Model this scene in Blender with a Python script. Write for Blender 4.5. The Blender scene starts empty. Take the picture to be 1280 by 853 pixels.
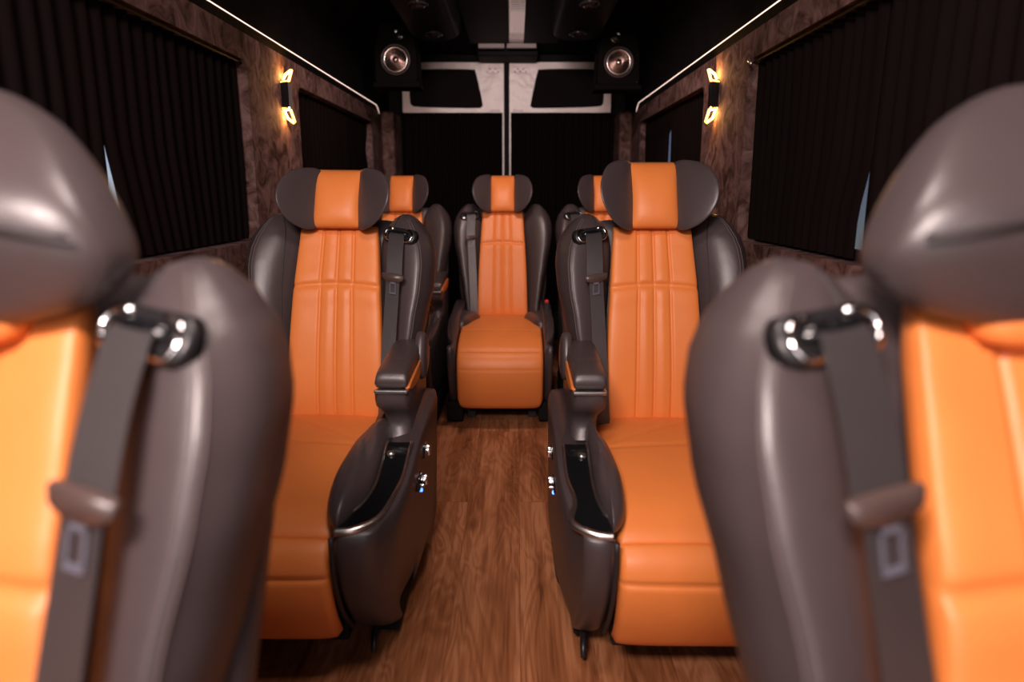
import bpy, bmesh, math, random
from mathutils import Vector, noise
random.seed(4)
C = bpy.context.scene.collection
PI = math.pi

# ------------------------------------------------------------------ materials
def new_mat(name):
    m = bpy.data.materials.new(name); m.use_nodes = True
    nt = m.node_tree; b = nt.nodes['Principled BSDF']
    return m, nt, b

def setp(b, **k):
    for a, v in k.items():
        b.inputs[a.replace('_', ' ')].default_value = v

def simple(name, col, rough=.5, metal=0., spec=.5, **k):
    m, nt, b = new_mat(name)
    setp(b, Base_Color=(*col, 1), Roughness=rough, Metallic=metal)
    b.inputs['Specular IOR Level'].default_value = spec
    for a, v in k.items():
        b.inputs[a.replace('_', ' ')].default_value = v
    return m

def leather(name, col, col2, rough, spec=.5, grain=.12):
    m, nt, b = new_mat(name)
    N, L = nt.nodes.new, nt.links.new
    tc = N('ShaderNodeTexCoord')
    n1 = N('ShaderNodeTexNoise'); n1.inputs['Scale'].default_value = 9; n1.inputs['Detail'].default_value = 4
    L(tc.outputs['Object'], n1.inputs['Vector'])
    mx = N('ShaderNodeMix'); mx.data_type = 'RGBA'
    mx.inputs[6].default_value = (*col, 1); mx.inputs[7].default_value = (*col2, 1)
    L(n1.outputs['Fac'], mx.inputs[0]); L(mx.outputs[2], b.inputs['Base Color'])
    v = N('ShaderNodeTexVoronoi'); v.inputs['Scale'].default_value = 420; L(tc.outputs['Object'], v.inputs['Vector'])
    n2 = N('ShaderNodeTexNoise'); n2.inputs['Scale'].default_value = 22; n2.inputs['Detail'].default_value = 3
    L(tc.outputs['Object'], n2.inputs['Vector'])
    b1 = N('ShaderNodeBump'); b1.inputs['Strength'].default_value = grain; b1.inputs['Distance'].default_value = .0012
    L(v.outputs['Distance'], b1.inputs['Height'])
    b2 = N('ShaderNodeBump'); b2.inputs['Strength'].default_value = .25; b2.inputs['Distance'].default_value = .004
    L(n2.outputs['Fac'], b2.inputs['Height']); L(b1.outputs['Normal'], b2.inputs['Normal'])
    L(b2.outputs['Normal'], b.inputs['Normal'])
    setp(b, Roughness=rough); b.inputs['Specular IOR Level'].default_value = spec
    return m

ORANGE = leather('orange_leather', (.80, .240, .056), (.73, .205, .046), .44, .38)
DARK = leather('taupe_leather', (.062, .046, .047), (.051, .038, .039), .38, .6)
DARKER = simple('dark_piping', (.018, .015, .016), .55)
CHROME = simple('chrome', (.85, .84, .84), .12, 1.)
BRUSHED = simple('satin_metal', (.62, .6, .58), .28, 1.)
BLACK = simple('black_plastic', (.012, .011, .012), .38)
MATT = simple('matt_black', (.006, .006, .006), .8, 0, .2)
GLOSS = simple('gloss_black', (.006, .006, .007), .06)
BROWNPL = simple('brown_plastic', (.07, .045, .04), .35)
TONGUE = simple('tongue_metal', (.20, .20, .25), .3, .5)
THREAD = simple('thread', (.11, .083, .08), .7)
RED = simple('red_button', (.7, .02, .02), .35)
CURTR = simple('hook_metal', (.6, .6, .62), .3, 1.)

def webbing():
    m, nt, b = new_mat('seat_belt_webbing')
    N, L = nt.nodes.new, nt.links.new
    tc = N('ShaderNodeTexCoord')
    w = N('ShaderNodeTexWave'); w.inputs['Scale'].default_value = 260; w.bands_direction = 'Z'
    L(tc.outputs['Object'], w.inputs['Vector'])
    bp = N('ShaderNodeBump'); bp.inputs['Strength'].default_value = .3; bp.inputs['Distance'].default_value = .001
    L(w.outputs['Fac'], bp.inputs['Height']); L(bp.outputs['Normal'], b.inputs['Normal'])
    setp(b, Base_Color=(.022, .017, .018, 1), Roughness=.46)
    b.inputs['Specular IOR Level'].default_value = 1.; b.inputs['IOR'].default_value = 1.7
    return m
WEB = webbing()

def suede(name, c1, c2, c3):
    m, nt, b = new_mat(name)
    N, L = nt.nodes.new, nt.links.new
    tc = N('ShaderNodeTexCoord')
    n = N('ShaderNodeTexNoise'); n.inputs['Scale'].default_value = 12; n.inputs['Detail'].default_value = 9
    n.inputs['Roughness'].default_value = .62; n.inputs['Distortion'].default_value = 1.2
    L(tc.outputs['Object'], n.inputs['Vector'])
    r = N('ShaderNodeValToRGB'); e = r.color_ramp.elements
    e[0].position = .36; e[0].color = (*c1, 1); e[1].position = .66; e[1].color = (*c3, 1)
    x = e.new(.5); x.color = (*c2, 1)
    L(n.outputs['Fac'], r.inputs['Fac']); L(r.outputs['Color'], b.inputs['Base Color'])
    bp = N('ShaderNodeBump'); bp.inputs['Strength'].default_value = .5; bp.inputs['Distance'].default_value = .01
    L(n.outputs['Fac'], bp.inputs['Height']); L(bp.outputs['Normal'], b.inputs['Normal'])
    setp(b, Roughness=.9)
    b.inputs['Specular IOR Level'].default_value = .08
    return m
SUEDE = suede('brown_suede', (.040, .019, .016), (.11, .060, .052), (.19, .112, .102))
ROOF = suede('black_suede', (.0015, .001, .001), (.0025, .002, .002), (.004, .003, .003))

def curtain_mat():
    m, nt, b = new_mat('dark_curtain_cloth')
    N, L = nt.nodes.new, nt.links.new
    tc = N('ShaderNodeTexCoord')
    n = N('ShaderNodeTexNoise'); n.inputs['Scale'].default_value = 300; L(tc.outputs['Object'], n.inputs['Vector'])
    bp = N('ShaderNodeBump'); bp.inputs['Strength'].default_value = .2; bp.inputs['Distance'].default_value = .001
    L(n.outputs['Fac'], bp.inputs['Height']); L(bp.outputs['Normal'], b.inputs['Normal'])
    setp(b, Base_Color=(.0050, .0028, .0024, 1), Roughness=.85)
    b.inputs['Specular IOR Level'].default_value = .06
    return m
CURT = curtain_mat()

def wood():
    m, nt, b = new_mat('wood_laminate')
    N, L = nt.nodes.new, nt.links.new
    tc = N('ShaderNodeTexCoord')
    def mapped(scale, loc=(0, 0, 0), rot=0):
        mp = N('ShaderNodeMapping'); mp.inputs['Scale'].default_value = scale; mp.inputs['Location'].default_value = loc
        mp.inputs['Rotation'].default_value = (0, 0, rot)
        L(tc.outputs['Object'], mp.inputs['Vector']); return mp.outputs['Vector']
    # planks run along Y
    br = N('ShaderNodeTexBrick')
    L(mapped((1, 1, 1), (.3, .11, 0), PI/2), br.inputs['Vector'])
    br.inputs['Scale'].default_value = 1; br.inputs['Brick Width'].default_value = 2.1
    br.inputs['Row Height'].default_value = .19; br.inputs['Mortar Size'].default_value = .0012
    br.inputs['Color1'].default_value = (0, 0, 0, 1); br.inputs['Color2'].default_value = (1, 1, 1, 1)
    br.inputs['Mortar'].default_value = (.5, .5, .5, 1); br.offset = .37
    # per-plank offset moves the grain
    ad = N('ShaderNodeVectorMath'); ad.operation = 'MULTIPLY_ADD'
    L(br.outputs['Color'], ad.inputs[0]); ad.inputs[1].default_value = (3.1, 5.7, 0)
    L(mapped((1, 1, 1)), ad.inputs[2])
    def sc(scale):
        mp = N('ShaderNodeMapping'); mp.inputs['Scale'].default_value = scale
        L(ad.outputs[0], mp.inputs['Vector']); return mp.outputs['Vector']
    big = N('ShaderNodeTexNoise'); big.inputs['Scale'].default_value = 1; big.inputs['Detail'].default_value = 2
    big.inputs['Distortion'].default_value = 1.0
    L(sc((7, 1.5, 1)), big.inputs['Vector'])
    # contour rings of the smooth field = cathedral grain and swirls
    mul = N('ShaderNodeMath'); mul.operation = 'MULTIPLY'; mul.inputs[1].default_value = 26; L(big.outputs['Fac'], mul.inputs[0])
    pp = N('ShaderNodeMath'); pp.operation = 'PINGPONG'; pp.inputs[1].default_value = 1; L(mul.outputs[0], pp.inputs[0])
    fib = N('ShaderNodeTexNoise'); fib.inputs['Scale'].default_value = 1; fib.inputs['Detail'].default_value = 6
    fib.inputs['Roughness'].default_value = .65
    L(sc((110, 3.5, 1)), fib.inputs['Vector'])
    st = N('ShaderNodeTexNoise'); st.inputs['Scale'].default_value = 1; st.inputs['Detail'].default_value = 3
    L(sc((16, 1.2, 1)), st.inputs['Vector'])
    c1 = N('ShaderNodeMath'); c1.operation = 'MULTIPLY_ADD'; L(pp.outputs[0], c1.inputs[0]); c1.inputs[1].default_value = .14
    c2 = N('ShaderNodeMath'); c2.operation = 'MULTIPLY_ADD'; L(fib.outputs['Fac'], c2.inputs[0]); c2.inputs[1].default_value = .55
    L(st.outputs['Fac'], c2.inputs[2]); L(c2.outputs[0], c1.inputs[2])
    r = N('ShaderNodeValToRGB'); e = r.color_ramp.elements
    e[0].position = .50; e[0].color = (.080, .023, .008, 1)
    e[1].position = 1.0; e[1].color = (.46, .19, .085, 1)
    x = e.new(.68); x.color = (.21, .069, .024, 1)
    x = e.new(.85); x.color = (.32, .115, .044, 1)
    L(c1.outputs[0], r.inputs['Fac'])
    # knots
    vo = N('ShaderNodeTexVoronoi'); vo.inputs['Scale'].default_value = 1; vo.inputs['Randomness'].default_value = 1
    L(sc((5.2, 2.3, 1)), vo.inputs['Vector'])
    kr = N('ShaderNodeValToRGB'); k = kr.color_ramp.elements
    k[0].position = .03; k[0].color = (.22, .2, .2, 1); k[1].position = .17; k[1].color = (1, 1, 1, 1)
    L(vo.outputs['Distance'], kr.inputs['Fac'])
    m1 = N('ShaderNodeMix'); m1.data_type = 'RGBA'; m1.blend_type = 'MULTIPLY'; m1.inputs[0].default_value = .85
    L(r.outputs['Color'], m1.inputs[6]); L(kr.outputs['Color'], m1.inputs[7])
    m2 = N('ShaderNodeMix'); m2.data_type = 'RGBA'; m2.blend_type = 'MULTIPLY'
    L(br.outputs['Fac'], m2.inputs[0]); L(m1.outputs[2], m2.inputs[6]); m2.inputs[7].default_value = (.72, .66, .64, 1)
    L(m2.outputs[2], b.inputs['Base Color'])
    bp = N('ShaderNodeBump'); bp.inputs['Strength'].default_value = .15; bp.inputs['Distance'].default_value = .002
    L(c1.outputs[0], bp.inputs['Height']); L(bp.outputs['Normal'], b.inputs['Normal'])
    setp(b, Roughness=.52); b.inputs['Specular IOR Level'].default_value = .35
    return m
WOOD = wood()

def painted():
    m, nt, b = new_mat('pale_painted_metal')
    N, L = nt.nodes.new, nt.links.new
    tc = N('ShaderNodeTexCoord')
    n = N('ShaderNodeTexNoise'); n.inputs['Scale'].default_value = 14; n.inputs['Detail'].default_value = 3
    L(tc.outputs['Object'], n.inputs['Vector'])
    bp = N('ShaderNodeBump'); bp.inputs['Strength'].default_value = .35; bp.inputs['Distance'].default_value = .02
    L(n.outputs['Fac'], bp.inputs['Height']); L(bp.outputs['Normal'], b.inputs['Normal'])
    setp(b, Base_Color=(.84, .74, .73, 1), Roughness=.35)
    return m
PAINT = painted()

def ripple():
    m, nt, b = new_mat('rippled_gloss')
    N, L = nt.nodes.new, nt.links.new
    tc = N('ShaderNodeTexCoord')
    w = N('ShaderNodeTexWave'); w.inputs['Scale'].default_value = 9; w.bands_direction = 'Y'
    w.inputs['Distortion'].default_value = 1.5
    L(tc.outputs['Object'], w.inputs['Vector'])
    bp = N('ShaderNodeBump'); bp.inputs['Strength'].default_value = .06; bp.inputs['Distance'].default_value = .01
    L(w.outputs['Fac'], bp.inputs['Height']); L(bp.outputs['Normal'], b.inputs['Normal'])
    setp(b, Base_Color=(.75, .7, .7, 1), Roughness=.05, Metallic=1.)
    return m
RIPPLE = ripple()

def emit(name, col, s):
    m, nt, b = new_mat(name)
    setp(b, Base_Color=(.8, .8, .8, 1)); b.inputs['Emission Color'].default_value = (*col, 1)
    b.inputs['Emission Strength'].default_value = s
    return m
LED = emit('led_strip_glow', (1., .70, .58), 1.35)
AMBER = emit('amber_glow', (1., .44, .08), 4.2)
BLUE = emit('blue_indicator', (.05, .25, 1.), 3)

def glass_mat(name, tint):
    m = bpy.data.materials.new(name); m.use_nodes = True
    nt = m.node_tree; nt.nodes.clear(); N, L = nt.nodes.new, nt.links.new
    o = N('ShaderNodeOutputMaterial'); t = N('ShaderNodeBsdfTransparent'); t.inputs[0].default_value = (*tint, 1)
    g = N('ShaderNodeBsdfGlossy'); g.inputs['Roughness'].default_value = .03
    mx = N('ShaderNodeMixShader'); mx.inputs[0].default_value = .05; L(t.outputs[0], mx.inputs[1]); L(g.outputs[0], mx.inputs[2])
    L(mx.outputs[0], o.inputs['Surface'])
    return m
CLEAR = glass_mat('clear_glass', (.9, .93, .95))
TINT = glass_mat('privacy_glass', (.42, .44, .50))

def cone_mat():
    return simple('speaker_cone_metal', (.45, .36, .34), .25, 1.)
CONE = cone_mat()

# ------------------------------------------------------------------ mesh helpers
def obj(name, verts, faces, mat, parent=None, smooth=True, s=1, xf=None):
    me = bpy.data.meshes.new(name)
    vs = []
    for v in verts:
        v = Vector(v)
        if xf: v = Vector(xf(v))
        vs.append((v.x*s, v.y, v.z))
    me.from_pydata(vs, [], faces)
    bm = bmesh.new(); bm.from_mesh(me)
    bmesh.ops.remove_doubles(bm, verts=bm.verts, dist=1e-5)
    bmesh.ops.recalc_face_normals(bm, faces=bm.faces)
    for f in bm.faces: f.smooth = smooth
    bm.to_mesh(me); bm.free()
    me.materials.append(mat)
    o = bpy.data.objects.new(name, me); C.objects.link(o)
    if parent: o.parent = parent
    return o

class MB:
    def __init__(self): self.v = []; self.f = []
    def add(self, v, f):
        k = len(self.v); self.v += [tuple(p) for p in v]; self.f += [tuple(i+k for i in q) for q in f]; return self
    def box(self, x0, x1, y0, y1, z0, z1, bev=0):
        if bev <= 0:
            v = [(x, y, z) for x in (x0, x1) for y in (y0, y1) for z in (z0, z1)]
            return self.add(v, [(0, 1, 3, 2), (4, 6, 7, 5), (0, 4, 5, 1), (2, 3, 7, 6), (0, 2, 6, 4), (1, 5, 7, 3)])
        bm = bmesh.new(); bmesh.ops.create_cube(bm, size=1)
        for q in bm.verts:
            q.co = Vector((x0+(q.co.x+.5)*(x1-x0), y0+(q.co.y+.5)*(y1-y0), z0+(q.co.z+.5)*(z1-z0)))
        bmesh.ops.bevel(bm, geom=bm.edges[:], offset=bev, segments=3, affect='EDGES', profile=.5)
        bm.verts.index_update()
        r = self.add([q.co[:] for q in bm.verts], [tuple(w.index for w in f.verts) for f in bm.faces]); bm.free(); return r
    def loft(self, rings, cap0=True, cap1=True, closed=True):
        n = len(rings[0]); v = [p for r in rings for p in r]; f = []
        for i in range(len(rings)-1):
            for j in range(n if closed else n-1):
                a = i*n+j; b = i*n+(j+1) % n
                f.append((a, b, b+n, a+n))
        if cap0: f.append(tuple(range(n-1, -1, -1)))
        if cap1: f.append(tuple((len(rings)-1)*n+j for j in range(n)))
        return self.add(v, f)
    def tube(self, pts, r, n=8, closed=False):
        P = [Vector(p) for p in pts]; rings = []
        m = len(P); up = None
        for i in range(m):
            a = P[i-1] if (i > 0 or closed) else P[i]; b = P[(i+1) % m] if (i < m-1 or closed) else P[i]
            t = (b-a).normalized()
            if up is None:
                up = Vector((0, 0, 1)) if abs(t.z) < .9 else Vector((1, 0, 0))
            u = (up - t*up.dot(t)).normalized(); up = u; w = t.cross(u)
            rr = r[i] if isinstance(r, (list, tuple)) else r
            rings.append([P[i]+(u*math.cos(2*PI*k/n)+w*math.sin(2*PI*k/n))*rr for k in range(n)])
        if closed: rings.append(rings[0]); return self.loft(rings, False, False)
        return self.loft(rings)
    def lathe(self, prof, c, axis='Y', n=32):
        rings = []
        for r, h in prof:
            ring = []
            for k in range(n):
                a = 2*PI*k/n; u, w = r*math.cos(a), r*math.sin(a)
                d = {'Y': (u, h, w), 'Z': (u, w, h), 'X': (h, u, w)}[axis]
                ring.append((c[0]+d[0], c[1]+d[1], c[2]+d[2]))
            rings.append(ring)
        return self.loft(rings)
    def prism(self, poly, y0, y1):     # poly in x,z extruded in y
        return self.loft([[(x, y0, z) for x, z in poly], [(x, y1, z) for x, z in poly]])
    def build(self, name, mat, parent=None, smooth=False, s=1, xf=None):
        return obj(name, self.v, self.f, mat, parent, smooth, s, xf)

def autosmooth(o, ang=35):
    for e in (o.data.edges): pass
    bm = bmesh.new(); bm.from_mesh(o.data)
    for e in bm.edges:
        if len(e.link_faces) == 2 and e.calc_face_angle(0) > math.radians(ang): e.smooth = False
    for f in bm.faces: f.smooth = True
    bm.to_mesh(o.data); bm.free(); return o

def cr(p0, p1, p2, p3, t):
    return tuple(.5*((2*b)+(-a+c)*t+(2*a-5*b+4*c-d)*t*t+(-a+3*b-3*c+d)*t**3) for a, b, c, d in zip(p0, p1, p2, p3))
def smooth_closed(pts, k=5):
    n = len(pts); out = []
    for i in range(n):
        for j in range(k): out.append(cr(pts[i-1], pts[i], pts[(i+1) % n], pts[(i+2) % n], j/k))
    return out
def smooth_open(pts, k=6):
    n = len(pts); out = []
    for i in range(n-1):
        for j in range(k): out.append(cr(pts[max(i-1, 0)], pts[i], pts[i+1], pts[min(i+2, n-1)], j/k))
    out.append(tuple(pts[-1])); return out
def sample(keys, t):
    """keys [(t, values...)] catmull by index with linear parameter"""
    if t <= keys[0][0]: return keys[0][1:]
    for i in range(len(keys)-1):
        if t <= keys[i+1][0]:
            k = (t-keys[i][0])/(keys[i+1][0]-keys[i][0])
            k = k*k*(3-2*k)*.4+k*.6
            return tuple(a+(b-a)*k for a, b in zip(keys[i][1:], keys[i+1][1:]))
    return keys[-1][1:]

def empty(name, loc, rz=0, label=None, cat=None, group=None):
    o = bpy.data.objects.new(name, None); C.objects.link(o)
    o.location = loc; o.rotation_euler = (0, 0, rz); o.empty_display_size = .1
    tag(o, label, cat, group); return o
def tag(o, label=None, cat=None, group=None, kind=None):
    if label: o['label'] = label
    if cat: o['category'] = cat
    if group: o['group'] = group
    if kind: o['kind'] = kind
    return o
def copy_tree(o, parent=None):
    c = o.copy(); C.objects.link(c)
    if parent: c.parent = parent
    for ch in list(o.children): copy_tree(ch, c)
    return c

def pad(name, S, T, Tb, mat, parent, nu=40, nv=40, p=5, detail=None, s=1, xf=None):
    """pillow on a mapped rectangle: S(a,b)->(pos,normal), a in -1..1, b in 0..1"""
    def prof(x): return max(0., 1-abs(x)**p)**(1/p)
    us = [math.sin(PI/2*(2*i/nu-1))*.35+(2*i/nu-1)*.65 for i in range(nu+1)]
    vs_ = [(math.sin(PI/2*(2*i/nv-1))*.35+(2*i/nv-1)*.65+1)/2 for i in range(nv+1)]
    v = []; f = []
    for side, th in ((1, T), (-1, Tb)):
        for b in vs_:
            for a in us:
                pos, n = S(a, b); pos = Vector(pos); n = Vector(n)
                e = prof(a)*prof(2*b-1)
                d = th*e
                if side == 1 and detail: d += detail(a, b)*min(1, e*1.2)
                v.append(pos+n*d*side)
    W = nu+1; O = W*(nv+1)
    for j in range(nv):
        for i in range(nu):
            a = j*W+i
            f.append((a, a+1, a+1+W, a+W)); f.append((O+a, O+a+W, O+a+1+W, O+a+1))
    return obj(name, v, f, mat, parent, True, s, xf)

def blob(name, outline, T, Tb, M, mat, parent, n=4, nr=9, s=1, k=5, xf=None, wr=None):
    """pillow from a closed outline (p,q); M(p,q,d)->xyz"""
    o = smooth_closed(outline, k); m = len(o)
    cx = sum(a for a, _ in o)/m; cy = sum(b for _, b in o)/m
    v = []; f = []
    rs = [math.sin(PI/2*i/nr) for i in range(1, nr+1)]
    def dep(r, th): return th*max(0., 1-r**n)**(1/n)
    for side, th in ((1, T), (-1, Tb)):
        base = len(v); v.append(M(cx, cy, side*th))
        for r in rs:
            for (a, b) in o:
                P = (cx+(a-cx)*r, cy+(b-cy)*r); d = side*dep(r, th)
                if wr and side == 1: d += wr(P[0], P[1], r)*(1-r)
                v.append(M(P[0], P[1], d))
        for j in range(m):
            f.append((base, base+1+j, base+1+(j+1) % m))
            for q in range(len(rs)-1):
                a = base+1+q*m+j; b = base+1+q*m+(j+1) % m
                f.append((a, b, b+m, a+m))
    return obj(name, v, f, mat, parent, True, s, xf)

# ------------------------------------------------------------------ seat
LEAN = math.tan(math.radians(14)); CREASE = .690
def lean(v):
    k = max(0, v.z-.46); return (v.x, v.y+k*LEAN, v.z)

def g(x, c, w): return math.exp(-((x-c)/w)**2)

def bolster_sections(aisle):
    #      z    xi    xr    yr     xo    yb
    K = [(.40, .150, .200, -.050, .226, .09),
         (.50, .148, .204, -.064, .230, .10),
         (.62, .145, .218, -.076, .250, .11),
         (.76, .140, .238, -.084, .277, .125),
         (.86, .134, .254, -.085, .297, .125),
         (.93, .128, .258, -.080, .303, .12),
         (.975, .127, .253, -.072, .298, .11),
         (1.010, .132, .243, -.061, .286, .10),
         (1.040, .145, .230, -.045, .266, .09),
         (1.062, .162, .218, -.028, .246, .075),
         (1.076, .180, .209, -.008, .228, .055),
         (1.080, .192, .205, .008, .216, .04)]
    return K

def section(z, xi, xr, yr, xo, yb, ya=0.0):
    w = xr-xi
    c = [(xi, .04), (xi+.004, .004+yr*.08), (xi+.26*w, yr*.46), (xi+.60*w, yr*.84), (xr, yr),
         (xr+.4*(xo-xr), yr*.78), (xo-.006, yr*.30), (xo, yr*.3+yb*.45), (xo-.012, yb*.85),
         (xo-.3*(xo-xi), yb), (xi+.2*w, yb)]
    return [(x, y, z) for x, y in smooth_closed(c, 4)]

def make_bolster(root, side, s, belt):
    """side +1/-1: which flank in local space"""
    K = bolster_sections(belt)
    rings = []
    zs = [.40+.02*i for i in range(31)]+[1.01, 1.022, 1.033, 1.042, 1.051, 1.059, 1.066, 1.071, 1.075, 1.078, 1.080]
    for z in zs:
        rings.append(section(z, *sample(K, z)))
    mb = MB(); mb.loft(rings)
    bo = mb.build('side_bolster', DARK, root, True, s*side, lean)
    # stitched seams following the ridge
    for idx, r, off in ((9, .0018, .0004), (16, .0011, .0008), (18, .0011, .0008)):
        pts = [Vector(ring[idx]) for ring in rings[1:-3]]
        cen = [Vector((sum(q[0] for q in ring)/len(ring), sum(q[1] for q in ring)/len(ring), ring[0][2])) for ring in rings[1:-3]]
        pts = [p+(p-c).normalized()*off for p, c in zip(pts, cen)]
        t = MB(); t.tube(pts, r, 6)
        t.build('seam', THREAD if idx > 10 else DARKER, bo, True, s*side, lean)
    return bo

def facet(t, z, K, out=.0):
    """point on the inner facet of the bolster, t 0 inner .. 1 ridge; pushed out by `out`"""
    ring = section(z, *sample(K, z))
    i0, i1 = 4, 16           # indices of inner corner and ridge
    x = i0+(i1-i0)*t; i = int(x); k = x-i
    a = Vector(ring[i]); b = Vector(ring[i+1]); p = a.lerp(b, k)
    d = (Vector(ring[min(i+2, 17)])-Vector(ring[i-1])).normalized()
    n = Vector((d.y, -d.x, 0)); 
    if n.y > 0: n = -n
    return p+n*out, n, d

def make_belt(root, side, s):
    K = bolster_sections(True)
    S = s*side
    # guide frame on the front facet, just under the shoulder
    zc = 1.018
    c, n, d = facet(.66, zc, K, .003)
    d = Vector((.93, -.36, .0)).normalized(); 
    tilt = .10
    U = (d*math.cos(tilt)+Vector((0, 0, -1))*math.sin(tilt)*0+Vector((0, 0, 1))*(-math.sin(tilt))).normalized()
    Nn = Vector((-.33, -.88, .30)).normalized(); Nn = (Nn-U*Nn.dot(U)).normalized(); V = Nn.cross(U)
    if V.z < 0: V = -V
    c = c+Nn*.005
    def P(u, v, w=0): return c+U*u+V*v+Nn*w
    # oblong recess
    ob = []
    for k in range(32):
        a = 2*PI*k/32
        ob.append(((.030 if math.cos(a) > 0 else -.030)+.016*math.cos(a), .0165*math.sin(a)))
    m = MB()
    m.loft([[P(x*1.32, y*1.45, -.016) for x, y in ob], [P(x*1.25, y*1.35, .000) for x, y in ob], [P(x*1.14, y*1.12, .004) for x, y in ob], [P(x*.95, y*.8, .002) for x, y in ob]])
    gd = m.build('belt_guide', BLACK, root, True, S, lean)
    # chrome end caps of the frame
    for sg in (-1, 1):
        pts = []
        for k in range(13):
            a = -PI*.5+PI*k/12
            pts.append(P(sg*(.031+.017*math.cos(a)), .0175*math.sin(a), .004))
        t = MB(); t.tube([P(sg*.018, -.0175, .002)]+pts+[P(sg*.018, .0175, .002)], [.002]+[.0036]*13+[.002], 8)
        t.build('chrome_end', CHROME, gd, True, S, lean)
    t = MB(); t.tube([P(-.036, .003, .004), P(-.012, .005, .006), (P(.012, .005, .006)), P(.036, .003, .004)], [.006, .0075, .0075, .006], 10)
    t.build('guide_bar', GLOSS, gd, True, S, lean)
    # webbing: from the guide, hangs forward to the tongue, then straight down
    f0 = P(0, -.006, .010)
    e0 = Vector((.190, f0.y-.042, .900)); g0 = P(0, -.004, .014)
    pts = [P(0, .006, .004), g0, g0.lerp(e0, .35)+Vector((0, -.007, 0)), g0.lerp(e0, .7)+Vector((0, -.006, 0)), e0]
    def ribbon(pts, wid, nm, th=.0022, par=root):
        q = smooth_open([tuple(p) for p in pts], 6)
        m = MB(); rings = []
        for i, p in enumerate(q):
            a = Vector(q[max(0, i-1)]); b = Vector(q[min(len(q)-1, i+1)]); tt = (b-a).normalized()
            k_ = min(1, i/18); w = (U*(1-k_)+Vector((1, -.28, 0)).normalized()*k_).normalized()
            w = (w-tt*w.dot(tt)).normalized(); nn = tt.cross(w)
            p = Vector(p)
            rings.append([p-w*wid/2-nn*th/2, p+w*wid/2-nn*th/2, p+w*wid/2+nn*th/2, p-w*wid/2+nn*th/2])
        m.loft(rings); return m.build(nm, WEB, par, False, S, lean)
    ribbon(pts, .052, 'upper_belt')
    z0 = .895; y0 = f0.y-.042
    low = [(.187, y0+.000, z0+.003), (.184, y0+.002, .84), (.179, y0+.004, .75), (.173, y0+.006, .62), (.168, y0+.010, .50), (.166, y0+.02, .44)]
    ribbon([Vector(p) for p in low], .046, 'lower_belt')
    # tongue
    m = MB()
    tc = Vector((.187, y0-.004, z0+.002))
    pr = [(-.033, .002), (-.031, .009), (0, .011), (.031, .009), (.033, .002), (.029, -.007), (.012, -.014), (-.012, -.014), (-.029, -.007)]
    def Q(x, z, w): return tc+Vector((x, -.28*x, z))+Vector((0, 0, -.12*x))+Vector((0, -w, 0))
    oo = smooth_closed(pr, 3)
    m.loft([[Q(x, z, -.006) for x, z in oo], [Q(x*1.04, z*1.04, 0) for x, z in oo], [Q(x*.96, z*.9, .005) for x, z in oo]])
    tg = m.build('belt_tongue', BROWNPL, root, True, S, lean)
    m = MB()
    for (x0, x1, z0_, z1_) in ((-.010, -.007, -.046, -.012), (.007, .010, -.046, -.012), (-.010, .010, -.050, -.045), (-.010, .010, -.020, -.012)):
        m.loft([[Q(x, z, w) for x, z in ((x0, z0_), (x1, z0_), (x1, z1_), (x0, z1_))] for w in (0, .003)])
    m.build('metal_tongue', TONGUE, tg, False, S, lean)

def make_headrest(root, s, H=.205, AO=36):
    w = .074
    hf = H/.205
    # centre cushion, gently curved forward
    def S(a, b):
        z = 1.037+H*b
        x = a*w*(1+.10*abs(2*b-1)**2)
        y = -.030-.014*math.sin(PI*b)+.030*(b-.5)
        return (x, y, z), (0, -1, 0)
    hr = pad('headrest_cushion', S, .045, .045, ORANGE, root, 26, 30, 3.2, None, s, lean)
    ol = [(0, .006*hf), (-.013, .10*hf), (0, .198*hf), (.046, .209*hf), (.096, .192*hf), (.124, .145*hf), (.120, .090*hf), (.086, .036*hf), (.038, .004*hf)]
    A = math.radians(36)
    for sd in (-1, 1):
        A = math.radians(36 if sd > 0 else AO)
        def M(p, q, d, A=A):
            bow = .010*(q-.1)
            a = A
            x = w-.004+p*math.cos(a)+d*math.sin(a)*.8
            y = -.055-p*math.sin(a)-d*math.cos(a)-.010*math.sin(PI*min(1, q/.2))
            return (x, y+.030*(q/.205-.5), 1.037+q)
        blob('headrest_wing', ol, .036, .050, M, DARK, root, 2.8, 9, s*sd, 5, lean)
        # piping where wing meets cushion
        pts = []
        for i in range(15):
            b = .03+.94*i/14
            pos, n = S(.985, b); pts.append((pos[0]+.002, pos[1]-.030, pos[2]))
        t = MB(); t.tube(pts, .0026, 6); t.build('piping', DARKER, root, True, s*sd, lean)
    for sd in (-1, 1):
        m = MB(); m.tube([(sd*.045, .02, 1.10), (sd*.045, .02, .96)], .007, 10)
        m.build('headrest_post', BLACK, root, True, s, lean)

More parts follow.
